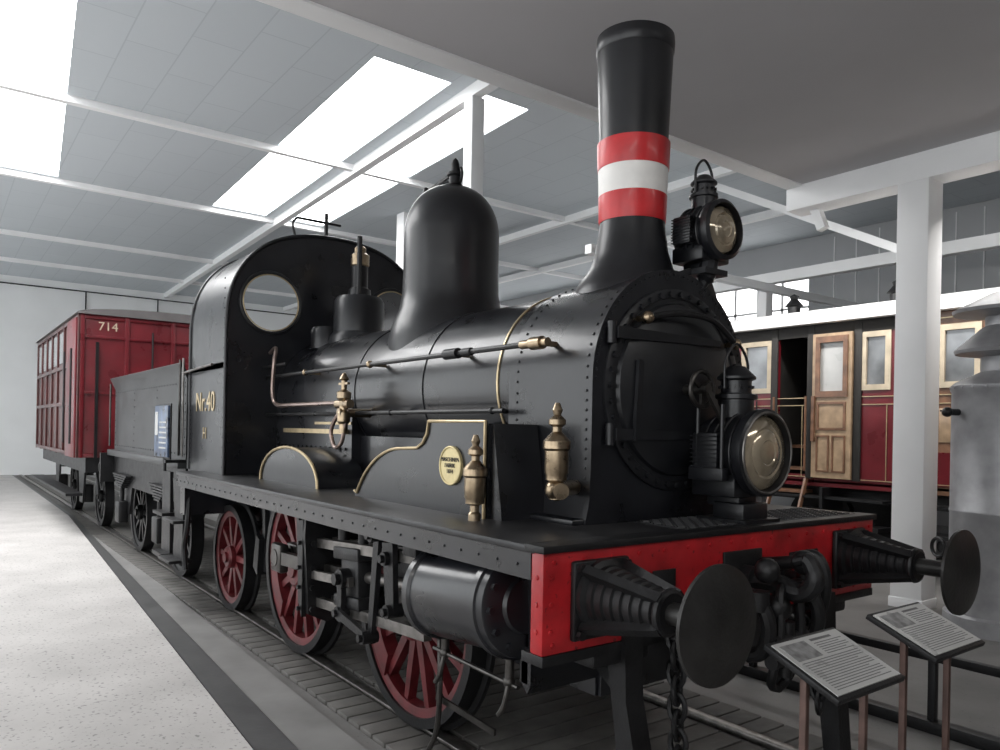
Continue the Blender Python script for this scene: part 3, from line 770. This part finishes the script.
# ================================================================ CARRIAGES ON FAR TRACK
def carriage_side(name,x0,x1,y,bays,mbody):
    C=empty(name); d=2.6
    q=P('body',mbody,C)
    holes=[]
    for (a,b,kind,z0,z1) in bays:
        holes.append(rect(a,b,z0,z1))
    q.plate(rect(x0,x1,1.05,3.2),holes,'y',y,y+.05)
    q.box(x0,x0+.05,y,y+d,1.05,3.2); q.box(x1-.05,x1,y,y+d,1.05,3.2); q.box(x0,x1,y+d-.05,y+d,1.05,3.2); q.box(x0,x1,y,y+d,1.0,1.08)
    q.done()
    q=P('roof',M_beam,C); q.prism([(y+d/2+(d/2+.12)*math.cos(PI*i/16),3.2+.3*math.sin(PI*i/16)) for i in range(17)],'x',x0-.15,x1+.15)
    q.box(x0-.15,x1+.15,y-.14,y+.02,3.16,3.24,.01); q.done()
    fr=P('window_frames',M_cream,C); gl=P('glazing',M_glass,C)
    for (a,b,kind,z0,z1) in bays:
        if kind=='open': continue
        t=.05
        fr.plate(rect(a-.02,b+.02,z0-.02,z1+.02),[rect(a+t,b-t,z0+t,z1-t)],'y',y-.018,y+.03)
        gl.box(a,b,y+.015,y+.022,z0,z1)
    fr.done(); gl.done()
    q=P('mouldings',M_gold,C)
    for z in (1.12,2.08,2.18,3.08): q.box(x0,x1,y-.012,y,z-.005,z+.005)
    x=x0+.1
    while x<x1-.05:
        q.box(x-.004,x+.004,y-.012,y,1.12,2.08); x+=.38
    q.done()
    q=P('roof_lamps',M_iron,C)
    x=x0+.7
    while x<x1:
        q.lathe([(.09,3.44),(.09,3.56),(.13,3.58),(.05,3.68),(.07,3.72),(0,3.76)],(x,y+.7,0),(0,0,1),16); x+=1.5
    x=x0+.3
    while x<x1:
        q.tube([(x,y-.03,1.75),(x,y-.03,2.15)],.010); q.box(x-.13,x-.07,y-.04,y,1.98,2.0); x+=1.2
    q.done()
    q=P('underframe',M_iron,C)
    q.box(x0,x1,y+.2,y+d-.2,.8,1.03); q.box(x0+.1,x1-.1,y-.25,y+.1,.5,.55); q.box(x0+.1,x1-.1,y-.15,y+.1,.85,.88)
    xx=x0+.6
    while xx<x1: q.box(xx-.02,xx+.02,y-.2,y+.3,.5,1.0); xx+=1.4
    for x in (x0+1.3,x1-1.3):
        for yy in (y+.5,y+2.0): q.cyl((x,yy,.48),(x,yy+.12,.48),.48,seg=40)
        q.box(x-.15,x+.15,y+.3,y+.42,.35,.68)
    q.done()
    return C
Y=6.5
b1=[(-4.66,-4.2,'w',2.28,2.98),(-4.08,-3.6,'open',1.15,3.05),(-2.88,-2.54,'w',2.28,2.98)]
x=-9.2
while x<-5.0: b1.append((x,x+.42,'w',2.28,2.98)); x+=.62
C1=carriage_side('passenger_carriage',-9.5,-2.42,Y,b1,M_carr)
q=P('open_compartment',M_dark,C1); q.box(-4.14,-3.54,Y+1.3,Y+1.34,1.08,3.1); q.box(-4.18,-4.14,Y+.05,Y+1.3,1.08,3.1);q.box(-3.54,-3.5,Y+.05,Y+1.3,1.08,3.1); q.box(-4.12,-3.56,Y+.05,Y+1.3,3.1,3.14); q.done()  # near-black lining puts the opening's shade into the colour
q=P('door_pillars',M_dark,C1)
for x in (-4.13,-3.58,-2.93): q.box(x-.05,x+.05,Y-.03,Y,1.1,3.14,.005)
q.box(-4.95,-2.42,Y-.02,Y,3.00,3.16,.004)
q.done()
q=P('compartment_door',M_door,C1)
q.plate(rect(-3.53,-2.99,1.12,3.02),[rect(-3.44,-3.08,2.25,2.92)],'y',Y-.06,Y-.015)
q.done()
q=P('door_panels',M_teak,C1)
q.plate(rect(-3.48,-3.04,2.18,2.98),[rect(-3.42,-3.10,2.26,2.90)],'y',Y-.08,Y-.06)
q.plate(rect(-3.46,-3.06,1.75,2.12),[rect(-3.43,-3.09,1.78,2.09)],'y',Y-.075,Y-.06)
q.plate(rect(-3.46,-3.28,1.2,1.68),[rect(-3.44,-3.30,1.22,1.66)],'y',Y-.075,Y-.06)
q.plate(rect(-3.24,-3.06,1.2,1.68),[rect(-3.22,-3.08,1.22,1.66)],'y',Y-.075,Y-.06)
q.box(-3.52,-3.48,Y-.1,Y-.06,1.6,2.2)
q.done()
q=P('door_glass',M_paper,C1); q.box(-3.44,-3.08,Y-.03,Y-.025,2.25,2.95); q.done()
q=P('door_steps',M_teak,C1)
for k,z in enumerate((.3,.6,.9,1.2,1.5)): q.box(-4.06,-3.62,Y-.5+k*.2,Y-.25+k*.2,z,z+.04)
for x in(-4.08,-3.6): q.bar((x,Y-.45,.05),(x,Y-.05,1.1),(1,0,0),.06,.06,.03); q.tube([(x,Y-.1,1.2),(x,Y-.1,2.2)],.015)
q.done()
b2=[]; x=-1.95
while x<4.5: b2.append((x,x+.42,'w',2.28,2.98)); x+=.6
C2=carriage_side('passenger_carriage',-2.1,5.2,Y,b2,M_teak)
q=P('red_waist',M_carr,C2); q.box(-2.1,5.2,Y-.008,Y,1.1,1.5); q.done()
q=P('waist_boxes',M_door,C2)
for k in range(8): q.box(-1.95+k*.6,-1.53+k*.6,Y-.012,Y,1.62,2.02,.004)
q.done()
e=empty('railway_track')
q=P('rails',M_steel,e)
for y in (7.08,8.52): q.box(-24,8,y-.035,y+.035,FZ,0)
q.done()

# ================================================================ STOVE / TANK ON RIGHT
S=empty('cylindrical_stove')
q=P('stove_body',M_tank,S)
sx,sy=-.62,4.7
q.lathe([(0,FZ),(.46,FZ),(.46,.1),(.42,.12),(.42,1.0),(.425,1.01),(.425,1.03),(.42,1.04),(.42,2.08),(.43,2.10),(.43,2.14),(.40,2.17),(.24,2.25),(.2,2.27),(.2,2.40),(0,2.40)],(sx,sy,0),(0,0,1),48)
for k in range(20):
    q.rivet((sx-.42,sy,0.2+k*.09),(-1,0,0),.012)
for k in range(24):
    a=2*PI*k/24; q.rivet((sx+.43*math.cos(a),sy+.43*math.sin(a),2.12),(math.cos(a),math.sin(a),0),.014)
q.lathe([(.2,2.40),(.40,2.43),(.41,2.46),(.2,2.66),(.17,2.68),(.17,2.76),(.42,2.79),(.43,2.82),(.14,2.97),(.05,3.0),(.04,3.12),(.07,3.15),(.03,3.22),(.015,3.40),(0,3.42)],(sx,sy,0),(0,0,1),48)
q.done()
q=P('stove_tap',M_iron,S); q.cyl((sx-.25,sy-.35,1.9),(sx-.30,sy-.45,1.9),.03); q.sph((sx-.30,sy-.45,1.9),.045)
q.cyl((sx-.25,sy-.35,.7),(sx-.32,sy-.48,.7),.05); q.torus((sx-.33,sy-.5,.7),(.5,1,0),.08,.015); q.done()

# ================================================================ INFO SIGNS
def sign(cx_,cy_):
    G=empty('information_sign')
    Mx=Matrix.Translation((cx_,cy_,.95))@Matrix.Rotation(math.radians(23),4,'Y')
    q=P('sign_frame',M_iron,G); q.box(-.135,.135,-.2,.2,-.02,0,.004,Mx); q.done()
    q=P('sign_sheet',M_paper,G); q.box(-.12,.12,-.185,.185,0,.004,0,Mx); q.done()
    q=P('sign_print',M_ink,G)
    for k in range(13): q.box(-.02+k*.010,-.017+k*.010,-.16,.16-.05*(k%4==3),.004,.0045,0,Mx)
    for k in range(6): q.box(-.085+k*.010,-.082+k*.010,.0,.16-.03*(k%3==1),.004,.0045,0,Mx)
    q.box(-.105,-.095,-.0,.12,.004,.0045,0,Mx)
    q.done()
    q=P('sign_picture',mat('sign_photo',(.2,.2,.2),.4,0,.6,30),G); q.box(-.105,-.03,-.165,-.03,.004,.005,0,Mx); q.done()
    q=P('sign_posts',M_rust,G)
    for s in(-1,1): q.box(cx_-.011,cx_+.011,cy_+s*.175-.011,cy_+s*.175+.011,FZ,.945,.003)
    q.box(cx_-.13,cx_+.13,cy_-.19,cy_-.16,FZ,FZ+.03); q.box(cx_-.13,cx_+.13,cy_+.16,cy_+.19,FZ,FZ+.03)
    q.done()
sign(.83,-.665); sign(.80,.02)
B=empty('barrier_rail')
q=P('rail_bars',M_iron,B)
q.box(-1.2,2.6,1.68,1.73,.37,.42,.005); q.box(-1.2,2.6,1.66,1.75,FZ,.03,.005)
for x in (-1.1,.1,1.3,2.5): q.box(x-.02,x+.02,1.68,1.73,FZ,.4,.004)
q.done()

# ================================================================ LIGHT
w=bpy.data.worlds.new('World'); sc.world=w; w.use_nodes=True
w.node_tree.nodes['Background'].inputs[0].default_value=(.95,.98,1,1); w.node_tree.nodes['Background'].inputs[1].default_value=2.5
def area(name,loc,size,sy_,power,rot=(0,0,0)):
    l=bpy.data.lights.new(name,'AREA'); l.shape='RECTANGLE'; l.size=size; l.size_y=sy_; l.energy=power; l.color=(1,.98,.95)
    o=bpy.data.objects.new(name,l); sc.collection.objects.link(o); o.location=loc; o.rotation_euler=rot
area('added_fill_light',(3.5,-5,4.4),.4,4,80)  # fill light added behind the camera, also for boiler highlights
area('added_fill_light',(5.0,1.5,4.4),.4,4,70)  # second added fill, for the front faces
area('added_fill_light',(-2,5.6,4.1),5,.2,130,(math.radians(25),0,0))  # light added to brighten the far-track carriages

# ================================================================ CAMERA
cam=bpy.data.cameras.new('camera'); co=bpy.data.objects.new('camera',cam); sc.collection.objects.link(co)
cam.sensor_width=36; cam.lens=27.36; cam.shift_y=.056; cam.clip_start=.05; cam.clip_end=200
rho=math.radians(1.1)
f=V((-.801,.5986,0)).normalized(); Rv=V((f.y,-f.x,0)); Z=V((0,0,1))
r_=Rv*math.cos(rho)+Z*math.sin(rho); u_=Z*math.cos(rho)-Rv*math.sin(rho)
M=Matrix((r_,u_,-f)).transposed().to_4x4(); M.translation=V((2.11,-2.965,1.655))
co.matrix_world=M
sc.camera=co
